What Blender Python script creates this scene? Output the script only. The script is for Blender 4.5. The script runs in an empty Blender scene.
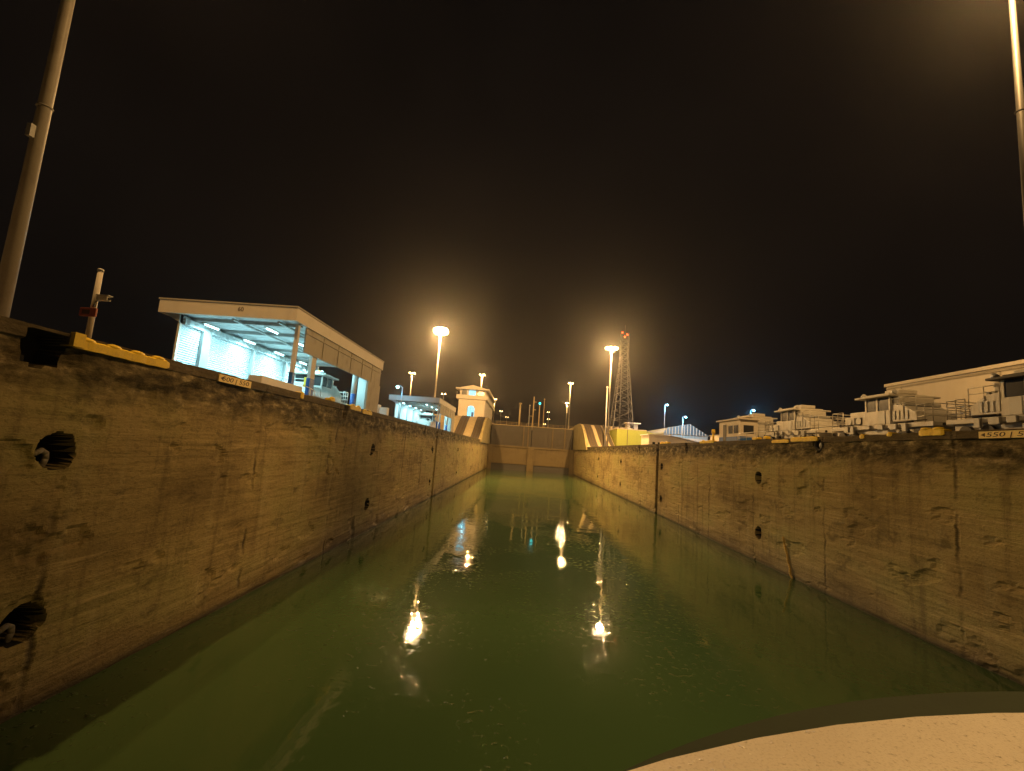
import bpy, bmesh, math, random
from mathutils import Vector, Matrix, noise
R = math.radians
C = bpy.context.scene.collection
sc = bpy.context.scene
random.seed(7)

# ---------------------------------------------------------------- camera, world, exposure
CAMZ = 7.95
cam = bpy.data.cameras.new('camera'); camo = bpy.data.objects.new('camera', cam); C.objects.link(camo)
cam.sensor_width = 36; cam.lens = 477 / 1024 * 36; cam.clip_end = 4000; cam.clip_start = 0.05
_p, _r, _y = .1325, .0711, -.0281
fwd = Vector((math.sin(_y) * math.cos(_p), math.cos(_y) * math.cos(_p), math.sin(_p)))
r0 = Vector((math.cos(_y), -math.sin(_y), 0)); u0 = r0.cross(fwd)
rr = math.cos(_r) * r0 + math.sin(_r) * u0; uu = -math.sin(_r) * r0 + math.cos(_r) * u0
M = Matrix((rr, uu, -fwd)).transposed().to_4x4(); M.translation = (0, 0, CAMZ)
camo.matrix_world = M
sc.camera = camo

sc.view_settings.view_transform = 'Standard'; sc.view_settings.look = 'None'
sc.view_settings.exposure = 0.52; sc.view_settings.gamma = 1.0
sc.cycles.max_bounces = 6; sc.cycles.diffuse_bounces = 3; sc.cycles.glossy_bounces = 3
sc.cycles.transmission_bounces = 4; sc.cycles.volume_bounces = 0; sc.cycles.transparent_max_bounces = 6
sc.cycles.caustics_reflective = False; sc.cycles.caustics_refractive = False
sc.cycles.sample_clamp_indirect = 4.0

w = bpy.data.worlds.new('World'); sc.world = w; w.use_nodes = True
nt = w.node_tree; nt.nodes.clear()
out = nt.nodes.new('ShaderNodeOutputWorld'); bg = nt.nodes.new('ShaderNodeBackground')
tc = nt.nodes.new('ShaderNodeTexCoord'); nz = nt.nodes.new('ShaderNodeTexNoise'); cr = nt.nodes.new('ShaderNodeValToRGB')
nz.inputs['Scale'].default_value = 1.6; nz.inputs['Detail'].default_value = 4
cr.color_ramp.elements[0].position = .35; cr.color_ramp.elements[0].color = (.0016, .0012, .0011, 1)
cr.color_ramp.elements[1].position = .75; cr.color_ramp.elements[1].color = (.0052, .0036, .0026, 1)
nt.links.new(tc.outputs['Generated'], nz.inputs['Vector']); nt.links.new(nz.outputs['Fac'], cr.inputs['Fac'])
nt.links.new(cr.outputs['Color'], bg.inputs['Color']); bg.inputs['Strength'].default_value = 1.0
nt.links.new(bg.outputs[0], out.inputs[0])

SODIUM = (1.0, .56, .19)
SODIUM_PALE = (1.0, .68, .32)
CYAN = (.42, .88, 1.0)
BLUE = (.12, .58, 1.0)
MAST_POWER = 60000.0
HAZE = 0.00018

LX, RX, TOP = -12.9, 20.6, 10.3

# ---------------------------------------------------------------- materials
def N(nt, t, **kw):
    n = nt.nodes.new(t)
    for k, v in kw.items():
        if k in n.inputs: n.inputs[k].default_value = v
        else: setattr(n, k, v)
    return n
def base_mat(name, rough=.8, metal=0.0):
    m = bpy.data.materials.new(name); m.use_nodes = True
    b = m.node_tree.nodes['Principled BSDF']; b.inputs['Roughness'].default_value = rough; b.inputs['Metallic'].default_value = metal
    return m, m.node_tree, b
def ramp(nt, stops):
    r = nt.nodes.new('ShaderNodeValToRGB'); e = r.color_ramp.elements
    while len(e) < len(stops): e.new(.5)
    for i, (p, c) in enumerate(stops):
        e[i].position = p; e[i].color = (c[0], c[1], c[2], 1)
    return r
def mixc(nt, a, b, fac, mode='MIX'):
    m = nt.nodes.new('ShaderNodeMix'); m.data_type = 'RGBA'; m.blend_type = mode
    for s, v in ((0, fac), (6, a), (7, b)):
        if hasattr(v, 'is_output') or isinstance(v, bpy.types.NodeSocket): nt.links.new(v, m.inputs[s])
        elif isinstance(v, (int, float)): m.inputs[s].default_value = v
        else: m.inputs[s].default_value = (*v, 1)
    return m.outputs[2]
def math_n(nt, op, a, b=None, c=None, clamp=False):
    m = nt.nodes.new('ShaderNodeMath'); m.operation = op; m.use_clamp = clamp
    for i, v in enumerate((a, b, c)):
        if v is None: continue
        if isinstance(v, bpy.types.NodeSocket): nt.links.new(v, m.inputs[i])
        else: m.inputs[i].default_value = v
    return m.outputs[0]
def scaled_noise(nt, vec, scale, sc_=1.0, detail=6, rough=.6):
    mp = nt.nodes.new('ShaderNodeMapping'); mp.inputs['Scale'].default_value = scale
    nt.links.new(vec, mp.inputs['Vector'])
    n = N(nt, 'ShaderNodeTexNoise', Scale=sc_, Detail=detail, Roughness=rough)
    nt.links.new(mp.outputs[0], n.inputs['Vector']); return n.outputs['Fac']
def maprange(nt, v, a, b, c=0.0, d=1.0):
    m = nt.nodes.new('ShaderNodeMapRange'); m.clamp = True
    nt.links.new(v, m.inputs[0])
    for i, x in enumerate((a, b, c, d)): m.inputs[i + 1].default_value = x
    return m.outputs[0]

def painted(name, col, rough=.55, metal=0.0, dirt=.35, dirt_col=None, scale=1.2, bump=.1):
    """worn painted metal or render: patchy tone, streaks running down, fine grain"""
    m, nt, b = base_mat(name, rough, metal)
    tc = nt.nodes.new('ShaderNodeTexCoord'); v = tc.outputs['Object']
    dc = dirt_col or tuple(c * .45 for c in col)
    a = scaled_noise(nt, v, (1, 1, 1), scale, 6)
    s = scaled_noise(nt, v, (3, 3, .35), scale, 5)
    f = math_n(nt, 'MULTIPLY', maprange(nt, a, .45, .8), maprange(nt, s, .35, .75))
    f = math_n(nt, 'MULTIPLY', f, dirt * 2.2, clamp=True)
    c = mixc(nt, col, dc, f)
    g = scaled_noise(nt, v, (1, 1, 1), 14, 4)
    c = mixc(nt, c, tuple(x * .75 for x in col), math_n(nt, 'MULTIPLY', maprange(nt, g, .5, .75), .4))
    nt.links.new(c, b.inputs['Base Color'])
    bp = N(nt, 'ShaderNodeBump', Strength=bump, Distance=.02); nt.links.new(g, bp.inputs['Height']); nt.links.new(bp.outputs[0], b.inputs['Normal'])
    return m
def emit(name, col, st):
    m = bpy.data.materials.new(name); m.use_nodes = True; nt = m.node_tree; nt.nodes.clear()
    o = nt.nodes.new('ShaderNodeOutputMaterial'); e = N(nt, 'ShaderNodeEmission', Strength=st); e.inputs[0].default_value = (*col, 1)
    nt.links.new(e.outputs[0], o.inputs[0]); return m

def lock_wall_mat():
    m, nt, b = base_mat('aged_lock_concrete', .9)
    b.inputs['Specular IOR Level'].default_value = .25
    tc = nt.nodes.new('ShaderNodeTexCoord'); v = tc.outputs['Object']
    sep = nt.nodes.new('ShaderNodeSeparateXYZ'); nt.links.new(v, sep.inputs[0]); Y, Z = sep.outputs[1], sep.outputs[2]
    big = scaled_noise(nt, v, (.3, .12, .3), 1, 5)
    c = ramp(nt, [(.34, (.24, .178, .080)), (.5, (.40, .308, .138)), (.62, (.38, .322, .135))]); nt.links.new(big, c.inputs[0])
    col = c.outputs[0]
    # long horizontal shutter-board lines and scour marks
    st = scaled_noise(nt, v, (1, .35, 3.2), 1.0, 8, .68)
    col = mixc(nt, col, (.085, .058, .026), math_n(nt, 'MULTIPLY', maprange(nt, st, .56, .70), .40))
    st2 = scaled_noise(nt, v, (1, .12, 9.0), 1.0, 6, .65)
    col = mixc(nt, col, (.55, .42, .22), math_n(nt, 'MULTIPLY', math_n(nt, 'MULTIPLY', maprange(nt, st2, .55, .63), maprange(nt, scaled_noise(nt, v, (1, .22, .5), 1, 5), .48, .60)), .75))
    # vertical run-down stains
    vs = scaled_noise(nt, v, (1, 1.5, .10), 1.0, 6, .65)
    col = mixc(nt, col, (.095, .068, .032), math_n(nt, 'MULTIPLY', maprange(nt, vs, .53, .70), .5))
    vs2 = scaled_noise(nt, v, (1.3, .8, .06), 1.0, 6, .65)
    col = mixc(nt, col, (.46, .38, .20), math_n(nt, 'MULTIPLY', maprange(nt, vs2, .56, .68), .55))
    # patches
    pt = scaled_noise(nt, v, (1, .55, .9), 1.0, 9, .72)
    col = mixc(nt, col, (.060, .045, .022), math_n(nt, 'MULTIPLY', maprange(nt, pt, .55, .66), .55))
    # joints between the monoliths, every 9.9 m, with ragged edges
    wob = scaled_noise(nt, v, (1, .01, .8), 1.0, 5, .8)
    yy = math_n(nt, 'ADD', Y, math_n(nt, 'MULTIPLY', wob, .5))
    md = math_n(nt, 'PINGPONG', math_n(nt, 'SUBTRACT', yy, 3.85), 4.95)
    jt = maprange(nt, md, .03, .16, 1, 0)
    brk = maprange(nt, scaled_noise(nt, v, (1, .2, .55), 1.0, 3), .42, .58)
    jt = math_n(nt, 'MULTIPLY', jt, brk)
    col = mixc(nt, col, (.035, .026, .014), math_n(nt, 'MULTIPLY', jt, .8))
    # battered band under the coping: dark weed with pale broken concrete
    e = math_n(nt, 'ADD', Z, math_n(nt, 'MULTIPLY', scaled_noise(nt, v, (1, .35, .3), 1.0, 6, .7), 2.2))
    band = maprange(nt, e, 9.35, 10.2)
    bt = scaled_noise(nt, v, (1, .7, 1.7), 1.3, 9, .68)
    bc = ramp(nt, [(.40, (.030, .023, .012)), (.49, (.10, .078, .038)), (.57, (.19, .15, .08)), (.66, (.44, .36, .21))]); nt.links.new(bt, bc.inputs[0])
    col = mixc(nt, col, bc.outputs[0], math_n(nt, 'MULTIPLY', band, .92))
    # the coping itself is cleaner grey brown
    col = mixc(nt, col, (.125, .098, .060), math_n(nt, 'MULTIPLY', maprange(nt, Z, 9.88, 9.93), .8))
    # damp, weedy lower wall
    wet = maprange(nt, math_n(nt, 'ADD', Z, math_n(nt, 'MULTIPLY', big, 2.0)), .9, 2.6, 1, 0)
    col = mixc(nt, col, (.085, .058, .032), math_n(nt, 'MULTIPLY', wet, .55))
    col = mixc(nt, col, (.030, .026, .014), math_n(nt, 'MULTIPLY', maprange(nt, math_n(nt, 'ADD', Z, math_n(nt, 'MULTIPLY', st, .5)), .30, .55, 1, 0), .85))
    fine = scaled_noise(nt, v, (1, 1, 1.8), 7, 8, .7)
    col = mixc(nt, col, (0.05, .035, .018), math_n(nt, 'MULTIPLY', maprange(nt, fine, .50, .68), .42))
    nt.links.new(col, b.inputs['Base Color'])
    h = math_n(nt, 'ADD', math_n(nt, 'MULTIPLY', st, .5), math_n(nt, 'MULTIPLY', fine, .35))
    h = math_n(nt, 'ADD', h, math_n(nt, 'MULTIPLY', pt, .9))
    h = math_n(nt, 'SUBTRACT', h, math_n(nt, 'MULTIPLY', jt, .5))
    bp = N(nt, 'ShaderNodeBump', Strength=1.0, Distance=.12); nt.links.new(h, bp.inputs['Height']); nt.links.new(bp.outputs[0], b.inputs['Normal'])
    rg = maprange(nt, Z, 0, 3, .55, .92); nt.links.new(rg, b.inputs['Roughness'])
    return m

def water_mat():
    m, nt, b = base_mat('murky_lock_water', 0.0)
    b.inputs['IOR'].default_value = 1.33
    b.inputs['Specular IOR Level'].default_value = .5
    tc = nt.nodes.new('ShaderNodeTexCoord'); v = tc.outputs['Object']
    n = scaled_noise(nt, v, (.05, .03, 1), 1, 4)
    c = ramp(nt, [(.35, (.046, .092, .036)), (.65, (.062, .112, .042))]); nt.links.new(n, c.inputs[0]); nt.links.new(c.outputs[0], b.inputs['Base Color'])
    a = scaled_noise(nt, v, (1.0, .8, 1), .9, 2, .5)
    f = scaled_noise(nt, v, (1.2, 1, 1), 6.5, 2, .5)
    l = scaled_noise(nt, v, (1, .7, 1), .22, 2, .5)
    pw = maprange(nt, scaled_noise(nt, v, (.18, .12, 1), 1, 5), .48, .60, .22, 2.4)
    h = math_n(nt, 'ADD', math_n(nt, 'MULTIPLY', a, .008), math_n(nt, 'MULTIPLY', math_n(nt, 'MULTIPLY', f, pw), .0030))
    md = maprange(nt, scaled_noise(nt, v, (1.1, 1, 1), 3.3, 2, .5), .60, .80)
    h = math_n(nt, 'ADD', h, math_n(nt, 'MULTIPLY', math_n(nt, 'MULTIPLY', md, pw), .016))
    h = math_n(nt, 'ADD', h, math_n(nt, 'MULTIPLY', l, .02))
    bp = N(nt, 'ShaderNodeBump', Strength=1.0, Distance=1.0); nt.links.new(h, bp.inputs['Height']); nt.links.new(bp.outputs[0], b.inputs['Normal'])
    return m
def asphalt_mat(name, c1, c2):
    m, nt, b = base_mat(name, .9)
    tc = nt.nodes.new('ShaderNodeTexCoord'); v = tc.outputs['Object']
    n = scaled_noise(nt, v, (1, 1, 1), .4, 8); c = ramp(nt, [(.35, c1), (.7, c2)]); nt.links.new(n, c.inputs[0]); nt.links.new(c.outputs[0], b.inputs['Base Color'])
    return m
def corrugated(name, col, period, axis='z', rough=.45, bump=.6, dirt=.25):
    m = painted(name, col, rough, dirt=dirt)
    nt = m.node_tree; b = nt.nodes['Principled BSDF']
    tc = nt.nodes.new('ShaderNodeTexCoord'); sep = nt.nodes.new('ShaderNodeSeparateXYZ'); nt.links.new(tc.outputs['Object'], sep.inputs[0])
    s = math_n(nt, 'SINE', math_n(nt, 'MULTIPLY', sep.outputs['xyz'.index(axis)], 2 * math.pi / period))
    bp = N(nt, 'ShaderNodeBump', Strength=bump, Distance=period * .35); nt.links.new(s, bp.inputs['Height']); nt.links.new(bp.outputs[0], b.inputs['Normal'])
    return m
def nonskid_mat():
    m, nt, b = base_mat('wet_white_nonskid', .33)
    tc = nt.nodes.new('ShaderNodeTexCoord'); v = tc.outputs['Object']
    n = scaled_noise(nt, v, (1, 1, 1), 1.2, 6)
    c = ramp(nt, [(.3, (.62, .56, .47)), (.7, (.72, .67, .57))]); nt.links.new(n, c.inputs[0])
    g = scaled_noise(nt, v, (1, 1, 1), 60, 3)
    col = mixc(nt, c.outputs[0], (.38, .33, .26), math_n(nt, 'MULTIPLY', maprange(nt, g, .5, .7), .5))
    nt.links.new(col, b.inputs['Base Color'])
    d = scaled_noise(nt, v, (1, 1, 1), 26, 3, .6)
    drops = maprange(nt, d, .60, .70)
    nt.links.new(math_n(nt, 'SUBTRACT', .5, math_n(nt, 'MULTIPLY', drops, .40)), b.inputs['Roughness'])
    h = math_n(nt, 'ADD', math_n(nt, 'MULTIPLY', g, .25), drops)
    bp = N(nt, 'ShaderNodeBump', Strength=.55, Distance=.006); nt.links.new(h, bp.inputs['Height']); nt.links.new(bp.outputs[0], b.inputs['Normal'])
    return m

MT = dict(
    wall=lock_wall_mat(), water=water_mat(),
    ground=asphalt_mat('worn_concrete_apron', (.13, .12, .10), (.22, .20, .17)),
    sill=painted('stained_sill_concrete', (.33, .27, .12), .85, dirt=.7, dirt_col=(.11, .08, .04), scale=.35, bump=.4),
    pale=painted('pale_incline_concrete', (.42, .34, .20), .85, dirt=.4, dirt_col=(.2, .15, .08), scale=.6),
    track=painted('oily_rack_track_bed', (.085, .060, .035), .8, dirt=.5, scale=.8),
    gate=painted('dark_gate_steel', (.055, .043, .028), .6, dirt=.6, dirt_col=(.035, .028, .02), scale=.5),
    gate_rail=painted('yellow_grey_walkway', (.42, .32, .16), .6),
    olive=painted('yellow_green_wall_paint', (.27, .29, .035), .7, dirt=.35, dirt_col=(.20, .19, .03), scale=.5),
    cream=painted('cream_wall_paint', (.66, .60, .50), .7, dirt=.30, dirt_col=(.36, .30, .22), scale=.5),
    white=painted('white_wall_paint', (.76, .74, .70), .6, dirt=.2, dirt_col=(.5, .46, .4), scale=.6),
    panel=painted('stained_side_panel', (.40, .36, .28), .75, dirt=.6, dirt_col=(.20, .17, .12), scale=.9),
    soffit=corrugated('ribbed_soffit', (.62, .66, .66), .9, 'y', .5, .35),
    shutter=corrugated('roller_shutter_slats', (.62, .66, .66), .16, 'z', .45, .7),
    roofsheet=corrugated('ribbed_roof_sheet', (.22, .24, .25), .9, 'x', .5, .5),
    blue=painted('blue_column_paint', (.02, .11, .38), .5, dirt=.3),
    steel=painted('galvanised_steel', (.42, .42, .40), .5, .3, dirt=.3), tower=painted('dull_tower_steel', (.05, .046, .042), .6, dirt=.3),
    mast=painted('weathered_mast_steel', (.34, .31, .26), .5, .0, dirt=.5, dirt_col=(.15, .12, .09), scale=1.5),
    dark=painted('dark_steel', (.055, .05, .045), .6, dirt=.3),
    black=painted('black_rubber_and_pocket_shade', (.007, .0065, .006), .8, dirt=.1),
    yellow=painted('worn_yellow_paint', (.90, .62, .02), .6, dirt=.55, dirt_col=(.34, .20, .04), scale=3.5),
    signpale=painted('pale_sign_paint', (.88, .68, .26), .6, dirt=.35, dirt_col=(.5, .33, .12), scale=3),
    signink=painted('brown_sign_lettering', (.085, .050, .02), .7, dirt=.3),
    loco=painted('silver_locomotive_paint', (.56, .54, .49), .45, .1, dirt=.5, dirt_col=(.22, .18, .12), scale=1.5),
    loco_roof=painted('light_cab_roof_paint', (.60, .57, .50), .5, dirt=.3, scale=2),
    red=painted('rust_red_paint', (.36, .085, .04), .6, dirt=.3),
    glass=base_mat('dark_window_glass', .22)[0],
    hull=painted('white_hull_gelcoat', (.62, .60, .55), .35, dirt=.15),
    rope=painted('yellow_mooring_rope', (.80, .52, .14), .8, dirt=.3, scale=5),
    e_sod=emit('sodium_lamp_glow', (1, .74, .36), 12), e_sod2=emit('far_sodium_lamp_glow', (1, .70, .30), 25),
    e_cyan=emit('blue_white_lamp_glow', (.22, .70, 1.0), 40), e_tube=emit('fluorescent_tube_glow', (.45, .92, 1.0), 9),
    e_red=emit('red_obstruction_glow', (1, .09, .03), 5), e_teal=emit('teal_signal_glow', (.02, .55, .6), 3.5),
    e_room=emit('lit_room_window', (.25, .75, .95), 1.6),
    nonskid=nonskid_mat(), green_band=painted('dark_green_band', (.016, .030, .008), .95, dirt=.3, scale=.8), gatewall=painted('dark_gate_sill', (.150, .112, .052), .85, dirt=.7, dirt_col=(.07, .05, .025), scale=.35, bump=.4),
)
MT['glass'].node_tree.nodes['Principled BSDF'].inputs['Base Color'].default_value = (.02, .022, .022, 1)

# ---------------------------------------------------------------- mesh helpers
class MB:
    def __init__(s): s.bm = bmesh.new()
    def box(s, x0, x1, y0, y1, z0, z1, bevel=0):
        vs = [s.bm.verts.new((x, y, z)) for x in (x0, x1) for y in (y0, y1) for z in (z0, z1)]
        fs = [s.bm.faces.new([vs[i] for i in f]) for f in ((0, 1, 3, 2), (4, 6, 7, 5), (0, 4, 5, 1), (2, 3, 7, 6), (0, 2, 6, 4), (1, 5, 7, 3))]
        if bevel:
            es = list({e for f in fs for e in f.edges})
            bmesh.ops.bevel(s.bm, geom=es, offset=bevel, segments=2, affect='EDGES', profile=.6)
        return s
    def prism(s, pts, a0, a1, axis='x'):
        def P(p, a):
            return {'x': (a, p[0], p[1]), 'y': (p[0], a, p[1]), 'z': (p[0], p[1], a)}[axis]
        A = [s.bm.verts.new(P(p, a0)) for p in pts]; B = [s.bm.verts.new(P(p, a1)) for p in pts]
        n = len(pts); s.bm.faces.new(A); s.bm.faces.new(B[::-1])
        for i in range(n): s.bm.faces.new((A[i], B[i], B[(i + 1) % n], A[(i + 1) % n]))
        return s
    def tube(s, p0, p1, r0, r1=None, n=10, caps=True):
        r1 = r0 if r1 is None else r1
        p0, p1 = Vector(p0), Vector(p1); d = (p1 - p0).normalized()
        a = d.orthogonal().normalized(); b = d.cross(a)
        A = []; B = []
        for i in range(n):
            t = 2 * math.pi * i / n; o = a * math.cos(t) + b * math.sin(t)
            A.append(s.bm.verts.new(p0 + o * r0)); B.append(s.bm.verts.new(p1 + o * r1))
        for i in range(n): s.bm.faces.new((A[i], A[(i + 1) % n], B[(i + 1) % n], B[i])).smooth = True
        if caps: s.bm.faces.new(A[::-1]); s.bm.faces.new(B)
        return s
    def path(s, pts, r, n=8):
        for i in range(len(pts) - 1): s.tube(pts[i], pts[i + 1], r, n=n)
        return s
    def ball(s, c, r, sx=1, sy=1, sz=1, u=12, v=8):
        m = Matrix.Translation(c) @ Matrix.Diagonal((r * sx, r * sy, r * sz, 1))
        g = bmesh.ops.create_uvsphere(s.bm, u_segments=u, v_segments=v, radius=1, matrix=m)
        for vv in g['verts']:
            for f in vv.link_faces: f.smooth = True
        return s
    def build(s, name, mat, parent=None, loc=None):
        bmesh.ops.recalc_face_normals(s.bm, faces=s.bm.faces)
        me = bpy.data.meshes.new(name); s.bm.to_mesh(me); s.bm.free()
        me.materials.append(MT[mat] if isinstance(mat, str) else mat)
        o = bpy.data.objects.new(name, me); C.objects.link(o)
        if parent is not None: o.parent = parent
        if loc is not None: o.location = loc
        return o
def tag(o, label=None, cat=None, group=None, kind=None):
    for k, v in (('label', label), ('category', cat), ('group', group), ('kind', kind)):
        if v: o[k] = v
    return o
def thing(name, loc, label, cat, group=None, rz=0):
    o = bpy.data.objects.new(name, None); C.objects.link(o); o.location = loc; o.rotation_euler = (0, 0, rz)
    o.empty_display_size = .5
    return tag(o, label, cat, group)
def copy_tree(o, parent=None):
    c = o.copy(); C.objects.link(c); c.parent = parent
    for ch in list(o.children): copy_tree(ch, c)
    return c
def struct(o): return tag(o, kind='structure')
def light(kind, name, parent, loc, power, col, size=.5, rot=None, sizey=None):
    l = bpy.data.lights.new(name, kind); l.energy = power; l.color = col
    if kind == 'AREA':
        l.size = size
        if sizey: l.shape = 'RECTANGLE'; l.size_y = sizey
    else: l.shadow_soft_size = size
    o = bpy.data.objects.new(name, l); C.objects.link(o); o.parent = parent; o.location = loc
    if rot: o.rotation_euler = rot
    return o
def text_mesh(name, body, size, mat, parent, loc, rot, depth=.012, shear=0, sx=1):
    cu = bpy.data.curves.new(name, 'FONT'); cu.body = body; cu.size = size; cu.extrude = depth; cu.align_x = 'CENTER'; cu.align_y = 'CENTER'; cu.shear = shear
    t = bpy.data.objects.new(name + '_tmp', cu); C.objects.link(t)
    bpy.context.view_layer.update()
    me = bpy.data.meshes.new_from_object(t.evaluated_get(bpy.context.evaluated_depsgraph_get()))
    bpy.data.objects.remove(t); me.name = name
    me.materials.clear(); me.materials.append(MT[mat])
    o = bpy.data.objects.new(name, me); C.objects.link(o); o.parent = parent; o.location = loc; o.rotation_euler = rot; o.scale = (sx, 1, 1)
    return o

# ---------------------------------------------------------------- lock walls as height fields
def fbm(x, y, z, o=4):
    return noise.fractal(Vector((x, y, z)), 1.0, 2.0, o)
def lines(a, b, fn):
    o = [a]
    while o[-1] < b: o.append(o[-1] + fn(o[-1]))
    o[-1] = b; return o
POCK_Y = {-1: [13.24, 41.83, 70.4, 99.0, 127.6], 1: [13.7, 42.3, 70.9, 99.5, 128.1]}
NOTCH = {-1: [34.5, 63.5, 77.5, 92], 1: [5.2, 60.7, 84.7, 108.5]}
def lock_wall(side):
    X = LX if side < 0 else RX
    ys = lines(-60, 0, lambda y: 3.0)[:-1] + lines(0, 188, lambda y: max(.10, min(1.0, y * .0095)))
    for py in POCK_Y[side][1:]:
        ys += [py + t * .1 for t in range(-10, 11)]
    for ny in NOTCH[side]: ys += [ny + t for t in (-.45, -.35, -.2, 0, .2, .35, .45)]
    ys += [72.5, 72.55, 73.85, 73.9]
    ys += [POCK_Y[side][0] + t * .05 for t in range(-15, 16)]
    if side < 0: ys += [11.72, 11.78, 12.92, 12.98]
    else: ys += [33.3 + t * .07 for t in range(0, 22)]
    ys = sorted(ys); o = [ys[0]]
    for y in ys[1:]:
        if y - o[-1] > .035: o.append(y)
    ys = o
    zs = lines(-1.5, 9.2, lambda z: .12)[:-1] + [9.2, 9.3, 9.38, 9.46, 9.54, 9.62, 9.7, 9.8, 9.86, 9.89, 9.93, 10.0, 10.08, 10.14, 10.18, 10.21, 10.25, 10.3]
    zs = sorted(set(zs + [round(c + t * .06, 3) for c in (7.02, 2.4) for t in range(-11, 12)])); zs = [z for i, z in enumerate(zs) if i == 0 or z - zs[i - 1] > .025]
    seed = 3.1 if side < 0 else 27.7
    def depth(y, z):
        d = .035 * fbm(y * .5, z * .9, seed) + .030 * fbm(y * .25, z * 3.5, seed + 9)
        # broken edge patches under the coping
        if z < 9.9:
            k = max(0, min(1, (z - 7.6) / 1.6)); d += k * .11 * max(0, fbm(y * .8, z * 1.4, seed + 4) + .12) * 1.6 + .03
        else: d += .025 * max(0, fbm(y * 1.3, z * 2, seed + 2))
        s = fbm(y * .35, z * .8, seed + 15, 5)
        if s > .42 and z < 8.6: d += min(.10, (s - .42) * .8)
        for py in POCK_Y[side]:
            if abs(y - py) > 1.2: continue
            for pz in (7.02, 2.4):
                u, t = (y - py) / .56, (z - pz) / .50
                q = math.hypot(u, t) +   .13 * fbm(y * 2.2, z * 2.2, seed + pz + py)
                if t < 0: q -= .0
                if q < 1: d = max(d, 1.25 * min(1, (1 - q) / .10))
        for i, ny in enumerate(NOTCH[side]):
            if abs(y - ny) < .36 - .2 * max(0, (9.5 - z)) * .4 and 9.2 + .25 * math.sin(ny) < z < 10.28: d = max(d, .35)
        if 72.52 < y < 73.88: d = max(d, .6)
        if side < 0 and 11.80 + .05 * fbm(z * 3, 0, 5) < y < 12.95 + .1 * fbm(z * 3, 0, 1) and 9.33 + .14 * fbm(y * 2.5, 2, 2) < z < 10.19: d = max(d, .9)
        if side > 0:
            u, t = (y - 33.95) / .55, (z - 9.72) / .46
            if u * u + t * t < 1: d = max(d, .7)
        return d
    bm = bmesh.new(); G = []
    for z in zs:
        G.append([bm.verts.new((X + side * depth(y, z), y, z - (.03 * max(0, fbm(y * 1.1, 0, seed + 7)) if z == 10.3 else 0))) for y in ys])
    G.append([bm.verts.new((X + side * 1.6, y, 10.3)) for y in ys])
    G.append([bm.verts.new((X + side * 1.6, y, 9.0)) for y in ys])
    for i in range(len(G) - 1):
        for j in range(len(ys) - 1):
            f = (G[i][j], G[i][j + 1], G[i + 1][j + 1], G[i + 1][j])
            bm.faces.new(f if side < 0 else f[::-1])
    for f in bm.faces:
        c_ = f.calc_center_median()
        if abs(c_.x - X) > .40 and c_.z < 10.2 and not (72 < c_.y < 74.5): f.material_index = 1  # deep pocket faces coloured black, standing in for the shade inside
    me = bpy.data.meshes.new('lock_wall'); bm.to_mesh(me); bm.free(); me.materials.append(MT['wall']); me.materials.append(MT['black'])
    o = bpy.data.objects.new('lock_wall', me); C.objects.link(o); return o
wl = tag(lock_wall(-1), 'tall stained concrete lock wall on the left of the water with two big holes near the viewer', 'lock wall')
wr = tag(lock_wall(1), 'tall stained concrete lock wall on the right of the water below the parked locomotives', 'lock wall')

# ladders in the two deep slots, hooks in the pockets
for side, X, par in ((-1, LX, wl), (1, RX, wr)):
    m = MB()
    for yy in (72.85, 73.45): m.tube((X + side * .35, yy, -1), (X + side * .35, yy, 10.2), .03, n=6)
    for k in range(34): m.tube((X + side * .35, 72.85, .1 + k * .3), (X + side * .35, 73.45, .1 + k * .3), .018, n=5)
    m.build('ladder', 'dark', par)
    for py in POCK_Y[side][:3]:
        for pz in (7.02, 2.4):
            h = MB(); x = X + side * .38
            pts = [(x, py - .30 + .02, pz - .10), (x, py - .12, pz - .02), (x, py + .02, pz - .10), (x, py + .04, pz - .26), (x, py - .02, pz - .42)]
            h.path(pts, .075, 8)
            for p_ in pts: h.ball(p_, .075, u=8, v=6)
            h.build('mooring_hook', 'mast', par)

# ---------------------------------------------------------------- ground, water, upper level
G0 = 10.296
def sheet(name, x0, x1, y0, y1, z, mat, nx=1, ny=1):
    bm = bmesh.new(); V = [[bm.verts.new((x0 + (x1 - x0) * i / nx, y0 + (y1 - y0) * j / ny, z)) for j in range(ny + 1)] for i in range(nx + 1)]
    for i in range(nx):
        for j in range(ny): bm.faces.new((V[i][j], V[i + 1][j], V[i + 1][j + 1], V[i][j + 1]))
    me = bpy.data.meshes.new(name); bm.to_mesh(me); bm.free(); me.materials.append(MT[mat])
    o = bpy.data.objects.new(name, me); C.objects.link(o); return struct(o)
sheet('ground_left', -700, LX - 1.4, -300, 900, G0, 'ground', 8, 8)
sheet('ground_right', RX + 1.4, 700, -300, 900, G0, 'ground', 8, 8)
sheet('water', LX - 1, RX + 1, -60, 187, 0.0, 'water')
sheet('upper_water', LX, RX, 190, 480, 16.6, 'water')
UP = 18.6
def solid(name, f, mat): m = MB(); f(m); return m.build(name, mat)
struct(solid('upper_terrace_left', lambda m: m.box(-46, LX, 172.02, 500, 9.5, UP), 'pale'))
struct(solid('upper_terrace_right', lambda m: m.box(RX, 41, 172.02, 500, 9.5, UP), 'pale'))
struct(solid('back_basin_wall', lambda m: m.box(LX - 1, RX + 1, -61, -60, -1, 10.29), 'sill'))

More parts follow.
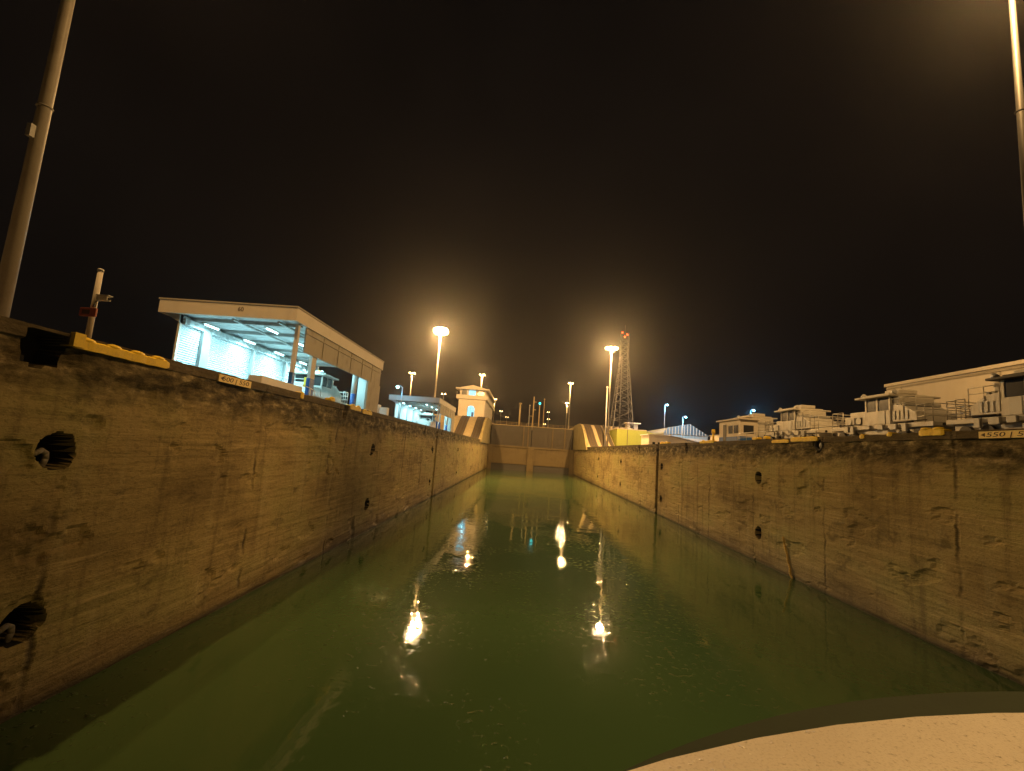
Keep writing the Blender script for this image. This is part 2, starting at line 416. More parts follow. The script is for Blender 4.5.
# inclines with their track beds
def incline(name, xin, xout, tracks, label):
    t = thing(name, ((xin + xout) / 2, 150, 10.3), label, 'ramp')
    cx = (xin + xout) / 2
    prof = [(0, 0)]
    for i in range(1, 13):
        u = i / 12; prof.append((22 * u, 8.3 * (u * u * (3 - 2 * u) * .45 + u * .55)))
    prof2 = prof + [(22, -.8), (0, -.8)]
    MB().prism(prof2, min(xin, xout) - cx, max(xin, xout) - cx, 'x').build('incline_body', 'pale', t)
    for a, b in tracks:
        up = [(p[0] - .02, p[1] + .12) for p in prof] ; lo = [(p[0], p[1] - .2) for p in prof][::-1]
        bed = MB().prism(up + lo, a - cx, b - cx, 'x').build('track_bed', 'track', t)
        for q in (a + .45, (a + b) / 2, b - .45):
            r = MB().prism([(p[0] - .05, p[1] + .26) for p in prof] + [(p[0], p[1]) for p in prof][::-1], q - .07 - cx, q + .07 - cx, 'x')
            r.build('rail', 'dark', bed)
    return t
incline('locomotive_incline', LX, -24.2, [(-22.0, -19.0), (-16.3, -13.6)], 'steep striped locomotive ramp below the white control house on the left')
incline('locomotive_incline', RX, 29.7, [(21.6, 24.2), (25.4, 27.6), (28.3, 29.5)], 'steep striped locomotive ramp beside the yellow green wall on the right')

# wall returns between the low wall end and the terrace (rounded shoulders beside the gates)
for nm, X, s, lab in (('gate_shoulder', LX, 1, 'rounded concrete shoulder where the left lock wall meets the gates'), ('gate_shoulder', RX, -1, 'rounded concrete shoulder where the right lock wall meets the gates')):
    m = MB()
    pr = [(150, 9.4), (152, 10.9), (156, 13.6), (161, 16.2), (166, 17.9), (172, 18.75), (190, 18.75), (190, 9.4)]
    m.prism([(y, z) for y, z in pr], X - .35, X + .35, 'x')
    tag(m.build(nm, 'sill'), lab, 'wall')

# ---------------------------------------------------------------- gates
gt = thing('lock_gate', (3.85, 188, 0), 'closed double leaf steel lock gate at the far end, above a pale concrete sill', 'gate')
W2 = 16.75
MB().box(-W2, W2, 0, 3, 2.3, 9.2).build('sill_wall', 'gatewall', gt)  # gate wall uses a darker tone of the sill concrete
m = MB(); m.box(-W2, W2, .5, 3, -1.5, 2.3); m.build('sill_recess', 'dark', gt)
for a_, b_ in ((-1.3, 1.3), (-W2, -W2 + 1.6), (W2 - 1.6, W2)): MB().box(a_, b_, -.7, -.003, -1.5, 9.35).build('pier', 'gatewall', gt)
m = MB(); m.box(-W2, W2, -.55, 0, 8.7, 9.3); m.build('sill_ledge', 'gatewall', gt)
for s in (-1, 1):
    leaf = MB(); leaf.box(s * .15 if s > 0 else -W2 + .6, W2 - .6 if s > 0 else -.15, 1.2, 2.6, 9.3, 17.2)
    lo = leaf.build('gate_leaf', 'gate', gt)
    r = MB()
    for k in range(9):
        x = s * (1.0 + k * 1.85); r.box(x - .12, x + .12, .8, 1.2, 9.3, 17.2)
    for z in (10.6, 13.0, 15.2): r.box(min(s * .3, s * 16), max(s * .3, s * 16), .95, 1.19, z, z + .22)
    r.build('gate_rib', 'gate', lo)
    r = MB(); r.box(min(s * .1, s * 16.3), max(s * .1, s * 16.3), .6, 2.9, 17.2, 17.42); r.build('walkway', 'gate_rail', lo)
    r = MB()
    for k in range(9):
        x = s * (.4 + k * 1.95); r.tube((x, .7, 17.42), (x, .7, 18.5), .045, n=5)
    r.tube((s * .4, .7, 18.5), (s * 16, .7, 18.5), .05, n=5); r.tube((s * .4, .7, 17.95), (s * 16, .7, 17.95), .035, n=5)
    r.build('handrail', 'gate_rail', lo)
for x in (-3.2, -1.4, 8.2, 13.0): MB().box(x - .22, x + .22, .3, 1.2, 9.3, 17.0).build('fender_post', 'gatewall', gt)

# ---------------------------------------------------------------- light masts
def mast(loc, h, label, group='tall light masts with sodium lamps', power=MAST_POWER, r=.24, far=False, ang=0, lamp_r=.27, ring=1.25, pole='mast', zoff=-.95):
    t = thing('light_mast', loc, label, 'light mast', group, ang)
    m = MB(); n = 16 if not far else 8
    m.tube((0, 0, 0), (0, 0, h), r, r * .5, n)
    m.tube((0, 0, 0), (0, 0, .25), r * 2, r * 2, n)
    for z in (h * .33, h * .66): m.tube((0, 0, z), (0, 0, z + .05), r * 1.0, r * .98, n)
    m.build('mast_pole', pole, t)
    if not far:
        m = MB(); m.box(-.08, .08, -r * 1.5, -r * .8, h * .28, h * .28 + .45); m.build('junction_box', 'steel', t)
    hd = MB(); hd.tube((0, 0, h - .12), (0, 0, h + .12), .5, .5, 12); 
    k = 8 if not far else 4
    for i in range(k):
        a = 2 * math.pi * (i + .5) / k; hd.tube((0, 0, h), (ring * math.cos(a), ring * math.sin(a), h), .05, n=6)
        hd.tube((ring * math.cos(a), ring * math.sin(a), h - .02), (ring * math.cos(a), ring * math.sin(a), h + .30), .34, .18, 8)
    hd.build('lamp_head', 'mast', t)
    for i in range(k):
        a = 2 * math.pi * (i + .5) / k
        MB().ball((ring * math.cos(a), ring * math.sin(a), h - .12), lamp_r if not far else .2, 1, 1, .75 if lamp_r < .6 else 1.2, 10, 8).build('lamp', 'e_sod' if not far else 'e_sod2', t)
    if power: light('POINT', 'lamp_light', t, (0, 0, h + zoff), power, SODIUM, .25 if not far else .2)
    return t
mast((-17.62, 15.1, 10.3), 25.5, 'tall grey light mast on the left wall nearest the viewer, top out of view', r=.24, power=MAST_POWER * .30)
mast((25.4, 23.8, 10.3), 26.3, 'tall light mast at the right edge nearest the viewer, top out of view', r=.24, pole='tower', power=MAST_POWER * .50, zoff=1.2)
mast((-21.4, 113, 10.3), 25, 'light mast with the largest orange glare, behind the second shelter on the left', power=MAST_POWER * 4.0, lamp_r=.62, ring=1.25)
mast((24.3, 136.5, 10.3), 28.8, 'bright light mast in front of the lattice tower at the right ramp', power=MAST_POWER * 3.2, lamp_r=.42, ring=1.5)
mast((-19, 205, UP), 20.6, 'light mast with its lamp just above the white control house', far=True, power=MAST_POWER * .8)
mast((-45, 186, 10.3), 24.8, 'light mast left of the largest glare and rising behind the second shelter', far=True, power=MAST_POWER * .6)
mast((-44, 257, 10.3), 24.9, 'low looking light mast between the second shelter and the white control house', far=True, power=0)
mast((-18.8, 304, UP), 20.5, 'light mast just right of the control house roof, highest of its distant row', far=True, power=MAST_POWER * .5)
mast((-18.8, 399, UP), 20.5, 'middle one of the three distant masts above the left end of the gate', far=True, power=0)
mast((-16, 470, UP), 20.5, 'lowest of the three distant masts above the left end of the gate', far=True, power=0)
mast((20.9, 219, UP), 21.5, 'light mast above the right end of the gate, the higher of its pair', far=True, power=MAST_POWER * .8)
mast((26.8, 298, UP), 20.5, 'light mast above the right end of the gate, the lower of its pair', far=True, power=MAST_POWER * .5)
mast((20.9, 400, UP), 22.4, 'topmost lamp of the small stacked three above the gate middle', far=True, power=0)
mast((24.2, 457, UP), 20.4, 'middle lamp of the small stacked three above the gate middle', far=True, power=0)
mast((25, 545, 10.3), 28.7, 'lowest lamp of the small stacked three above the gate middle', far=True, power=0)
def street_lamp(loc, h, label, arm=0, power=900):
    t = thing('street_lamp', loc, label, 'street lamp', 'blue white street lamps')
    m = MB(); m.tube((0, 0, 0), (0, 0, h), .10, .06, 8)
    m.build('pole', 'steel', t)
    m = MB(); m.path([(0, 0, h - .05), (arm * .5, 0, h + .25), (arm, 0, h + .25)], .04, 6); m.build('arm', 'steel', t)
    m = MB(); m.tube((arm, 0, h + .1), (arm, 0, h + .34), .34, .2, 10); hd = m.build('lamp_head', 'steel', t)
    MB().ball((arm, 0, h), .26, 1, 1, .7, 10, 6).build('lamp', 'e_cyan', hd)
    light('POINT', 'lamp_light', t, (arm, 0, h - .45), power, BLUE, .28)
    return t
street_lamp((-21.8, 84, 10.3), 7.2, 'blue white lamp on a thin pole in front of the second shelter', arm=-.9, power=450)
street_lamp((44.1, 150, 10.3), 14.8, 'taller blue lamp on a thin pole behind the low white house', power=3000, arm=.8)
street_lamp((45.8, 138, 10.3), 10.3, 'shorter blue lamp lighting the ribbed roof right of the low white house', power=2200, arm=.8)
street_lamp((57, 121, 10.3), 11.6, 'blue lamp rising behind the farthest locomotive', power=2500, arm=.8)

# ---------------------------------------------------------------- open shelters over the tracks
def shelter(loc, L, label, text):
    # local frame: x to the right (lock side = x1), y away, z up from ground
    t = thing('track_shelter', loc, label, 'shelter', 'open fronted track shelters')
    x0, x1 = -4.8, 4.8; zt, zb = 6.15, 5.25
    f = MB(); f.box(x0, x1, 0, .25, zb, zt); f.box(x0, x0 + .25, .252, L - .252, zb, zt); f.box(x1 - .25, x1, .252, L - .252, zb, zt); f.box(x0, x1, L - .25, L, zb, zt)
    fa = f.build('fascia', 'cream', t)
    MB().box(x0 - .06, x1 + .06, -.06, L + .06, zt + .002, zt + .10).build('roof_cap', 'panel', t)
    MB().box(x0 + .26, x1 - .26, .26, L - .26, zb + .12, zb + .30).build('soffit', 'soffit', t)
    b = MB(); k = int(L / 3.4)
    for i in range(k): y = 1.6 + i * (L - 3) / (k - 1); b.box(x0 + .3, x1 - .3, y - .09, y + .09, zb - .12, zb + .118)
    for x in (-3.6, 0.2, 3.4): b.box(x - .08, x + .08, .4, L - .4, zb - .16, zb - .03)
    b.build('roof_beams', 'steel', t)
    c = MB(); c.prism([(x0 + .25, zb), (x0 + 1.35, zb - .55), (x0 + 1.35, zb)], .3, L - .3, 'y'); c.build('eaves_bracket', 'steel', t)
    # shutter wall on the far side
    wxx = x0 + 1.35
    MB().box(wxx - .14, wxx, .4, .62, 0, zb).build('corner_post', 'cream', t)
    for a, bb in ((.63, 2.6), (3.5, 9.2), (9.5, 15.0), (15.3, L - .6)):
        if bb > a + .5:
            s = MB().box(wxx - .10, wxx - .02, a, bb, 0, zb - .2).build('roller_shutter', 'shutter', t)
            MB().box(wxx - .02, wxx + .22, a, bb, zb - .62, zb - .2).build('shutter_box', 'soffit', s)
    for a in (2.61, 9.21, 15.01):
        MB().box(wxx - .16, wxx + .24, a, a + (.88 if a < 3 else .28), 0, zb - .15).build('wall_post', 'steel', t)
    # lock side: recessed panel, posts, end wall
    MB().box(x1 - .20, x1 - .10, 1.9, L - .3, 3.45, zb - .002).build('side_panel', 'panel', t)
    m = MB()
    for i in range(1, 6): y = 1.9 + i * (L - 2.2) / 6; m.box(x1 - .1, x1 - .05, y - .04, y + .04, 3.46, zb - .01)
    m.box(x1 - .12, x1 - .04, 1.9, L - .3, zb - .45, zb - .38); m.build('panel_batten', 'panel', t)
    for y, w_ in ((.9, .3), (3.6, .75)):
        p = MB().box(x1 - .45, x1 - .22, y, y + w_, 1.82, zb).build('column', 'cream', t)
        MB().box(x1 - .47, x1 - .20, y - .02, y + w_ + .02, 0, 1.82).build('column_foot', 'blue', p)
    p = MB().tube((x1 - .9, L * .72, 1.9), (x1 - .9, L * .72, zb), .24, n=14).build('round_column', 'white', t)
    MB().tube((x1 - .9, L * .72, 0), (x1 - .9, L * .72, 1.9), .25, n=14).build('column_foot', 'blue', p)
    MB().box(x1 - .30, x1 - .10, L * .80, L - .02, 0, 3.448).build('end_wall', 'panel', t)
    MB().box(x0 + 1.36, x0 + 2.6, L - .5, L - .3, 0, zb - .1).build('rear_panel', 'steel', t)
    MB().box(x1 - 2.4, x1 - .31, L - .5, L - .3, 0, zb - .1).build('rear_panel', 'steel', t)
    # fluorescent strips
    for i in range(4):
        y = L * (.12 + .24 * i)
        for x in (-2.6, 1.9):
            h = MB().box(x - .16, x + .16, y - .8, y + .8, zb - .26, zb - .17).build('light_fitting', 'white', t)
            MB().tube((x, y - .75, zb - .31), (x, y + .75, zb - .31), .045, n=8).build('fluorescent_tube', 'e_tube', h)
        light('AREA', 'strip_light', t, (-.4, y, zb - .42), SHEL, CYAN, 5.0, None, 1.4)
    if text: text_mesh('shelter_number', text, .42, 'signink', t, (.9, -.012, 5.78), (R(90), 0, 0), .008)
    return t
SHEL = 620
sh1 = shelter((-20.6, 31.2, 10.3), 20.5, 'nearest open shelter on the left with 60 on its pale front edge', '60')
sh2 = shelter((-20.6, 88.6, 10.3), 22.4, 'second smaller looking open shelter on the left before the white control house', '')
light('AREA', 'soffit_light', sh1, (-.5, 8, 1.2), 300, CYAN, 6, (R(180), 0, 0), 14)

# ---------------------------------------------------------------- control house
ch = thing('control_house', (-19.4, 176, UP), 'white two storey control house with lit arched door above the left ramp', 'control house')
hx, L = 4.9, 46
b = MB(); b.box(-hx, -1.45, 0, .4, 0, 6.6); b.box(1.15, hx, 0, .4, 0, 6.6); b.box(-1.45, 1.15, 0, .4, 4.3, 6.6)
b.box(-hx, -hx + .4, .402, L, 0, 6.6); b.box(hx - .4, hx, .402, L, 0, 6.6); b.box(-hx + .4, hx - .4, L - .4, L, 0, 6.6); b.box(-hx + .4, hx - .4, .402, L - .4, 6.3, 6.6)
b.build('wall', 'cream', ch)
arch = [(-1.45, 4.31), (-1.45, 3.2)] + [(-.15 - 1.3 * math.cos(a), 3.0 + 1.28 * math.sin(a)) for a in [math.pi * i / 10 for i in range(1, 10)]] + [(1.15, 3.2), (1.15, 4.31)]
MB().prism(arch, .06, .34, 'y').build('arch_head', 'cream', ch)
MB().box(-1.44, 1.14, 1.6, 1.7, 0, 4.3).build('lit_passage', 'e_room', ch)
m = MB(); m.box(-.5, -.38, 1.0, 1.12, 0, 3.6); m.box(.0, .9, .9, 1.0, 0, 2.0); m.box(-.5, 1.1, 1.0, 1.12, 2.3, 2.42); m.build('door_frame', 'blue', ch)
m = MB(); m.box(-hx - .9, hx + .9, -.9, L + .5, 6.61, 6.85); m.box(-hx - .9, hx + .9, -.9, -.7, 6.852, 8.1); m.box(-hx - .9, -hx - .7, -.698, L + .5, 6.852, 8.1); m.box(hx + .7, hx + .9, -.698, L + .5, 6.852, 8.1)
m.build('balcony', 'cream', ch)
m = MB(); m.box(-hx, hx, 1.4, L - 1, 6.86, 7.7)
for x in (-hx, -2.2, 1.0, hx - .7): m.box(x, x + .7, 1.41, 2.0, 7.7, 10.2)
for k in range(12): m.box(hx - .5, hx, 2.4 + k * 3.7, 3.3 + k * 3.7, 7.7, 10.2)
m.build('upper_wall', 'cream', ch)
m = MB(); m.box(-hx + .7, -2.2, 1.7, 1.76, 7.7, 10.2); m.box(1.7, hx - .7, 1.7, 1.76, 7.7, 10.2); m.box(hx - .3, hx - .24, 2.0, L - 2, 7.7, 10.2); m.build('window', 'glass', ch)
MB().box(-1.5, 1.0, 1.7, 1.76, 7.7, 10.0).build('lit_window', 'e_room', ch)
m = MB(); m.box(-hx - 1.3, hx + 1.3, -1.2, L + 1, 10.2, 10.7); m.prism([(-hx - .8, 10.7), (hx + .8, 10.7), (0, 12.0)], 0, L, 'y'); m.build('roof', 'cream', ch)
for k in range(14): MB().box(hx + .1, hx + 1.1, 1 + k * 3.2, 1.25 + k * 3.2, 9.9, 10.2).build('roof_bracket', 'panel', ch)
for x in (-4, -1.4, 1.4, 4): MB().box(x - .12, x + .12, -1.0, .9, 9.9, 10.2).build('roof_bracket', 'panel', ch)
light('POINT', 'lamp_light', ch, (-.1, 1.0, 3.6), 60, CYAN, .2)

# ---------------------------------------------------------------- olive wall, tower, hut and low buildings on the right
ow = thing('retaining_wall', (35, 152, 10.3), 'bright yellow green painted wall beside the right ramp', 'wall')
MB().box(-5.1, 4.2, 0, 20, -.5, 6.35).build('wall', 'olive', ow)
m = MB(); m.box(-5.15, 4.25, -.05, 20, 6.352, 6.55); m.build('wall_coping', 'pale', ow)
m = MB(); m.box(-1.9, -1.7, -.03, .002, -.4, 6.35); m.build('wall_joint', 'track', ow)
m = MB(); m.prism([(4.22, -.5), (4.22, 6.2), (9, 5.0), (9, -.5)], .5, 18, 'y'); m.build('wall_wing', 'olive', ow)

hut = thing('service_hut', (36.2, 158, 16.86), 'small pale hut with flat overhanging roof at the foot of the lattice tower', 'hut')
m = MB(); m.box(-1.8, 1.6, 0, 3, -.02, 2.2); m.build('wall', 'panel', hut)
m = MB(); m.box(-2.3, 2.4, -.7, 3.4, 2.2, 2.5); m.build('roof', 'cream', hut)
m = MB(); m.box(-.9, .3, -.03, .02, .7, 1.7); m.build('window', 'glass', hut)

def lattice(loc, label):
    t = thing('lattice_tower', loc, label, 'lattice tower')
    H = 32; m = MB()
    def w(z): return 3.25 - 2.0 * min(1, z / 24)
    levels = [0, 3, 6, 8.8, 11.4, 13.8, 16, 18, 20, 22, 24, 26, 28, 30, 32]
    cs = [(-1, -1), (1, -1), (1, 1), (-1, 1)]
    for a, b in zip(levels, levels[1:]):
        for i, c in enumerate(cs):
            d = cs[(i + 1) % 4]; wa, wb = w(a), w(b)
            m.tube((c[0] * wa, c[1] * wa, a), (c[0] * wb, c[1] * wb, b), .13 if a < 20 else .08, n=5, caps=False)
            m.tube((c[0] * wa, c[1] * wa, a), (d[0] * wb, d[1] * wb, b), .07, n=4, caps=False)
            m.tube((d[0] * wa, d[1] * wa, a), (c[0] * wb, c[1] * wb, b), .07, n=4, caps=False)
            m.tube((c[0] * wb, c[1] * wb, b), (d[0] * wb, d[1] * wb, b), .08, n=4, caps=False)
    m.build('lattice_frame', 'tower', t)
    m = MB(); m.tube((0, 0, 32), (0, 0, 35), .06, n=5); m.tube((-.9, -1.3, 0), (-.9, -1.3, 24), .16, n=6); m.build('cable_ladder', 'tower', t)
    for p_ in ((-1.1, -1.1, 32.1), (1.0, 1.0, 32.1), (0, 0, 31)): MB().ball(p_, .28).build('obstruction_lamp', 'e_red', t)
    return t
lattice((32.2, 157, 16.86), 'tall lattice steel tower with red lamps at its top on the right')

def post(name, loc, h, r, label, cat, mat='steel', group=None, top=None):
    t = thing(name, loc, label, cat, group)
    MB().tube((0, 0, 0), (0, 0, h), r, r * .7, 10).build('pole', mat, t)
    if top: MB().ball((0, 0, h + .25), .45, 1, 1, 1).build('signal_lamp', top, t)
    else: MB().tube((0, 0, h), (0, 0, h + .5), r * 1.6, r * 1.3, 8).build('pole_cap', mat, t)
    return t
post('camera_pole', (25.9, 150, 10.3 + .4), 18.5, .24, 'plain grey pole standing left of the bright mast at the right ramp', 'pole')
post('flag_pole', (-1.45, 192, 16.0), 10.2, .42, 'thick bare pole standing alone left of the middle of the gate', 'pole', 'gate_rail')
post('navigation_post', (2.4, 193, 16.0), 9.8, .16, 'thinner post just left of the tallest post over the gate', 'post', group='posts over the gate')
tp = thing('mooring_signal_post', (3.9, 192, 16.0), 'tallest post over the gate middle with small side arms', 'post', 'posts over the gate')
MB().tube((0, 0, 0), (0, 0, 13.6), .28, .2, 10).build('pole', 'gate_rail', tp)
m = MB(); m.box(0, 1.2, -.1, .1, 11.4, 11.6); m.box(-1.2, 0, -.1, .1, 5.6, 5.8); m.box(0, 1.1, -.1, .1, 8.2, 8.4); m.build('side_arm', 'gate_rail', tp)
post('signal_post', (6.35, 192, 16.0), 10.8, .24, 'post with a small teal signal light over the gate', 'post', 'gate_rail', 'posts over the gate', 'e_teal')
post('range_post', (8.15, 192, 16.0), 12.6, .17, 'thin post right of the teal signal light over the gate', 'post', 'gate_rail', 'posts over the gate')

wh = thing('white_house', (37, 125, 10.3), 'low white house with three small windows right of the yellow green wall', 'house')
m = MB(); m.box(-4.1, 1, 0, 8, 0, 3.9); m.build('wall', 'cream', wh)
m = MB(); m.prism([(1.02, 0), (1.02, 3.9), (8.5, 2.6), (8.5, 0)], .2, 9, 'y'); m.build('side_wing', 'cream', wh)
m = MB(); m.box(-4.4, 1.3, -.4, 8.3, 3.9, 4.1); m.prism([(1.31, 3.98), (9, 2.66), (9, 2.86), (1.31, 4.18)], -.2, 9.2, 'y'); m.build('roof', 'white', wh)
for x in (-3.2, -1.8, -.2): MB().box(x, x + .7, -.03, .02, .9, 2.1).build('window', 'glass', wh)
MB().box(2.2, 6.2, .15, .22, 1.4, 2.1).build('window', 'glass', wh)
rs = thing('ribbed_roof_shed', (48, 146, 10.3), 'large shed with a ribbed low roof lit blue by the lamp beside it', 'shed')
m = MB(); m.box(-5, 8, 0, 22, 0, 5.6); m.build('wall', 'cream', rs)
m = MB(); m.prism([(-5.4, 5.602), (-4.6, 7.2), (2.5, 9.0), (8.4, 5.602)], -.4, 22, 'y'); m.build('roof', 'roofsheet', rs)
bk = thing('far_store_building', (46, 104, 10.3), 'low cluttered pale store left of the farthest locomotive', 'building')
m = MB(); m.box(-3.2, 0, 0, 6, 0, 3.8); m.box(.02, 3, .4, 6, 0, 4.4); m.build('wall', 'cream', bk)
m = MB(); m.box(-3.4, .2, -.3, 6.2, 3.8, 3.95); m.box(.21, 3.2, .1, 6.2, 4.4, 4.55); m.build('roof', 'panel', bk)

# long pale building on the far right
lb = thing('long_building', (38, 16, 10.3), 'long plain pale warehouse behind the two nearest locomotives', 'building')
LL = 34.6
m = MB(); m.box(0, 16, -22, LL, 0, 6.9); m.build('wall', 'cream', lb)
m = MB(); m.box(-.14, 16.2, -22.2, LL + .14, 6.9, 7.2); m.build('parapet', 'cream', lb)
m = MB()
for y in (LL - 2, LL - 12, LL - 22, LL - 32): m.box(-.05, .0, y - .06, y + .06, 0, 6.59)
m.box(-.06, 0, -22, LL, 6.62, 6.72); m.build('wall_trim', 'panel', lb)

# ---------------------------------------------------------------- towing locomotives
def locomotive(loc, label, flip=1, L=10.2, cab_at=.42, hood='slope', dark_roof=False, group='silver towing locomotives on the right'):
    """local: y along the track (flip=-1 turns it round), x across, z=0 the rails"""
    t = thing('towing_locomotive', loc, label, 'locomotive', group)
    F = lambda y: flip * y
    def bx(m, x0, x1, y0, y1, z0, z1, bev=0): return m.box(x0, x1, min(F(y0), F(y1)), max(F(y0), F(y1)), z0, z1, bev)
    h = L / 2
    m = MB(); bx(m, -1.45, 1.45, -h, h, .95, 1.25, .04); bx(m, -1.2, 1.2, -h + .3, h - .3, .55, .95, .04); bx(m, -1.3, 1.3, -h + .6, -h + 3.0, .15, .55, .04); bx(m, -1.3, 1.3, h - 3.0, h - .6, .15, .55, .04); m.build('chassis', 'loco', t)
    for y in (-h + 1.2, -h + 2.5, h - 2.5, h - 1.2):
        for x_ in (-1.42, 1.22): MB().tube((x_, F(y), .42), (x_ + .2, F(y), .42), .42, n=16).build('wheel', 'dark', t)
    cy = -h + L * cab_at; ch2 = 1.25
    # equipment boxes each side of the cab
    m = MB(); bx(m, -1.35, 1.35, -h + 1.5, cy - ch2 - .02, 1.25, 2.0, .05); bx(m, -1.2, .4, -h + 1.9, cy - ch2 - .1, 2.0, 2.35, .04); m.build('winch_box', 'loco', t)
    for k in (-.75, .35): MB().tube((-1.42, F(cy - ch2 - 1.0 + k), 1.62), (-1.34, F(cy - ch2 - 1.0 + k), 1.62), .28, n=14).build('winch_cover', 'steel', t)
    hs, he = cy + ch2 + .02, h - 1.36; hl = he - hs
    pr = [(F(hs), 1.252), (F(hs), 2.62), (F(hs + hl * .45), 2.5), (F(he - .15), 1.95), (F(he), 1.252)]
    hd = MB().prism(pr, -1.30, 1.30, 'x').build('hood', 'loco', t)
    m = MB()
    for k in range(4):
        y = hs + hl * (.06 + .17 * k); e_ = hl * .10
        m.box(-1.345, -1.305, min(F(y), F(y + e_)), max(F(y), F(y + e_)), 1.55, 2.15)
        if k < 3: m.box(-1.2, 1.2, min(F(y), F(y + e_)), max(F(y), F(y + e_)), 2.52, 2.70)
    m.build('louvre', 'steel', hd)
    MB().box(-1.42, -1.305, min(F(hs + .1), F(he - .3)), max(F(hs + .1), F(he - .3)), 1.28, 1.42).build('side_step', 'dark', t)
    g_ = MB(); bx(g_, -1.40, -1.352, -h + 2.6, min(cy - ch2 - .3, -h + 3.4), 1.4, 1.9); g_.build('grille', 'dark', t)
    for x in (-.8, .8):
        for y in (-h + .02, h - .02): MB().tube((x, F(y), 1.1), (x, F(y * 1.015), 1.1), .10, n=10).build('headlight', 'glass', t)
    # cab
    m = MB(); bx(m, -1.4, 1.4, cy - ch2, cy + ch2, 1.25, 2.25, .04)
    for x in (-1.36, 1.24):
        for y in (cy - ch2 + .02, cy - .1, cy + ch2 - .16): bx(m, x, x + .12, y, y + .14, 2.25, 3.2)
    cb = m.build('cab', 'loco', t)
    m = MB()
    for x in (-1.32, 1.29):
        bx(m, x, x + .03, cy - ch2 + .17, cy - .12, 2.26, 3.16); bx(m, x, x + .03, cy + .06, cy + ch2 - .18, 2.26, 3.16)
    bx(m, -1.22, 1.22, cy - ch2 + .06, cy - ch2 + .09, 2.26, 3.16); bx(m, -1.22, 1.22, cy + ch2 - .1, cy + ch2 - .07, 2.26, 3.16)
    m.build('cab_window', 'glass', cb)
    rf = MB(); bx(rf, -1.75, 1.75, cy - ch2 - .55, cy + ch2 + .45, 3.2, 3.34, .03); bx(rf, -1.35, 1.35, cy - ch2 + .1, cy + ch2 - .1, 3.34, 3.48, .03)
    rfo = rf.build('cab_roof', 'dark' if dark_roof else 'loco_roof', t)
    m = MB(); bx(m, -.7, .6, cy - .1, cy + 1.2, 3.48, 3.78, .05); m.build('air_unit', 'loco_roof', rfo)
    for x, y in ((-1.3, cy - ch2 - .3), (1.3, cy - ch2 - .3), (-1.3, cy + ch2 + .2), (-.4, cy - ch2 - .3)):
        MB().tube((x, F(y), 3.42), (x, F(y + .22), 3.52), .14, .17, 10).build('floodlight', 'steel', rfo)
    MB().tube((.8, F(cy - .9), 3.48), (.8, F(cy - .9), 3.72), .10, .08, 10).build('beacon', 'yellow', rfo)
    g_ = MB(); bx(g_, -1.43, -1.402, cy + .15, cy + .8, 1.3, 2.2); g_.build('cab_door', 'steel', cb)
    m = MB(); bx(m, -1.2, 1.2, cy + ch2 + .03, cy + ch2 + .6, 2.63, 3.18, .1); m.build('exhaust_box', 'loco_roof', t)
    m = MB()
    for k, (y, a_, z_) in enumerate(((-h + 1.7, .5, .42), (-h + 2.45, .35, .6), (cy - .9, .4, .3), (cy + .3, .5, .35), (h - 3.4, .6, .4), (h - 2.3, .35, .55))):
        q_ = MB(); bx(q_, -1.62, -1.452, y, y + a_, 1.22 - z_, 1.22, .02); q_.build('side_locker', 'steel', t)
    m = MB(); m.tube((-1.5, F(-h + .3), 1.35), (-1.5, F(cy - ch2 - .2), 1.35), .035, n=6); m.tube((-1.5, F(cy + ch2 + .2), 1.35), (-1.5, F(h - .4), 1.35), .035, n=6); m.build('side_pipe', 'dark', t)
    # end platforms with rails
    for y0, y1 in ((-h, -h + 1.4), (h - 1.3, h)):
        m = MB()
        ys = [y0 + .05, (y0 + y1) / 2, y1 - .05]
        for x in (-1.4, 1.4):
            for y in ys: m.tube((x, F(y), 1.25), (x, F(y), 2.4), .032, n=6)
            for z in (1.62, 2.0, 2.4): m.tube((x, F(ys[0]), z), (x, F(ys[-1]), z), .03, n=6)
        ye = y0 + .05 if y0 < 0 else y1 - .05
        for z in (1.62, 2.0, 2.4): m.tube((-1.4, F(ye), z), (1.4, F(ye), z), .03, n=6)
        m.build('railing', 'loco', t)
    m = MB()
    ys = (hs + .1, hs + hl * .5, he - .05)
    for y in ys: m.tube((-1.33, F(y), 1.9), (-1.33, F(y), 3.0), .025, n=6)
    for z in (2.65, 3.0): m.tube((-1.33, F(ys[0]), z), (-1.33, F(ys[-1]), z), .025, n=6)
    m.build('hood_handrail', 'loco', t)
    for y in (-h, h): MB().tube((0, F(y), .85), (0, F(y + (.35 if y > 0 else -.35)), .85), .22, n=12).build('buffer', 'dark', t)
    return t
TX = 27.0
locomotive((TX, 24.3, G0), 'nearest towing locomotive at the right edge with a dark roofed cab and ribbed hood', 1, 10.2, .55, dark_roof=True)
locomotive((TX, 35.2, G0), 'second nearest towing locomotive with pale cab in front of the warehouse end', -1, 9.8, .51)
locomotive((TX, 46.5, G0), 'third towing locomotive from the right edge, cab against the dark sky', -1, 9.2, .46)
locomotive((TX + .4, 58.0, G0), 'farthest towing locomotive on the right, below a blue lamp', -1, 9.6, .60)
gb = thing('track_booth', (24.9, 53.2, G0), 'small flat roofed pale booth with blue base beside the farthest locomotive', 'booth')
m = MB(); m.box(-.95, .95, 0, 5.6, .85, 2.7); m.build('wall', 'cream', gb)
MB().box(-.97, .97, -.02, 5.62, 0, .85).build('wall_base', 'blue', gb)
MB().box(-1.2, 1.15, -.3, 6.0, 2.7, 2.86).build('roof', 'cream', gb)
MB().box(-1.0, -.94, 3.6, 4.4, .05, 2.3).build('door', 'dark', gb)
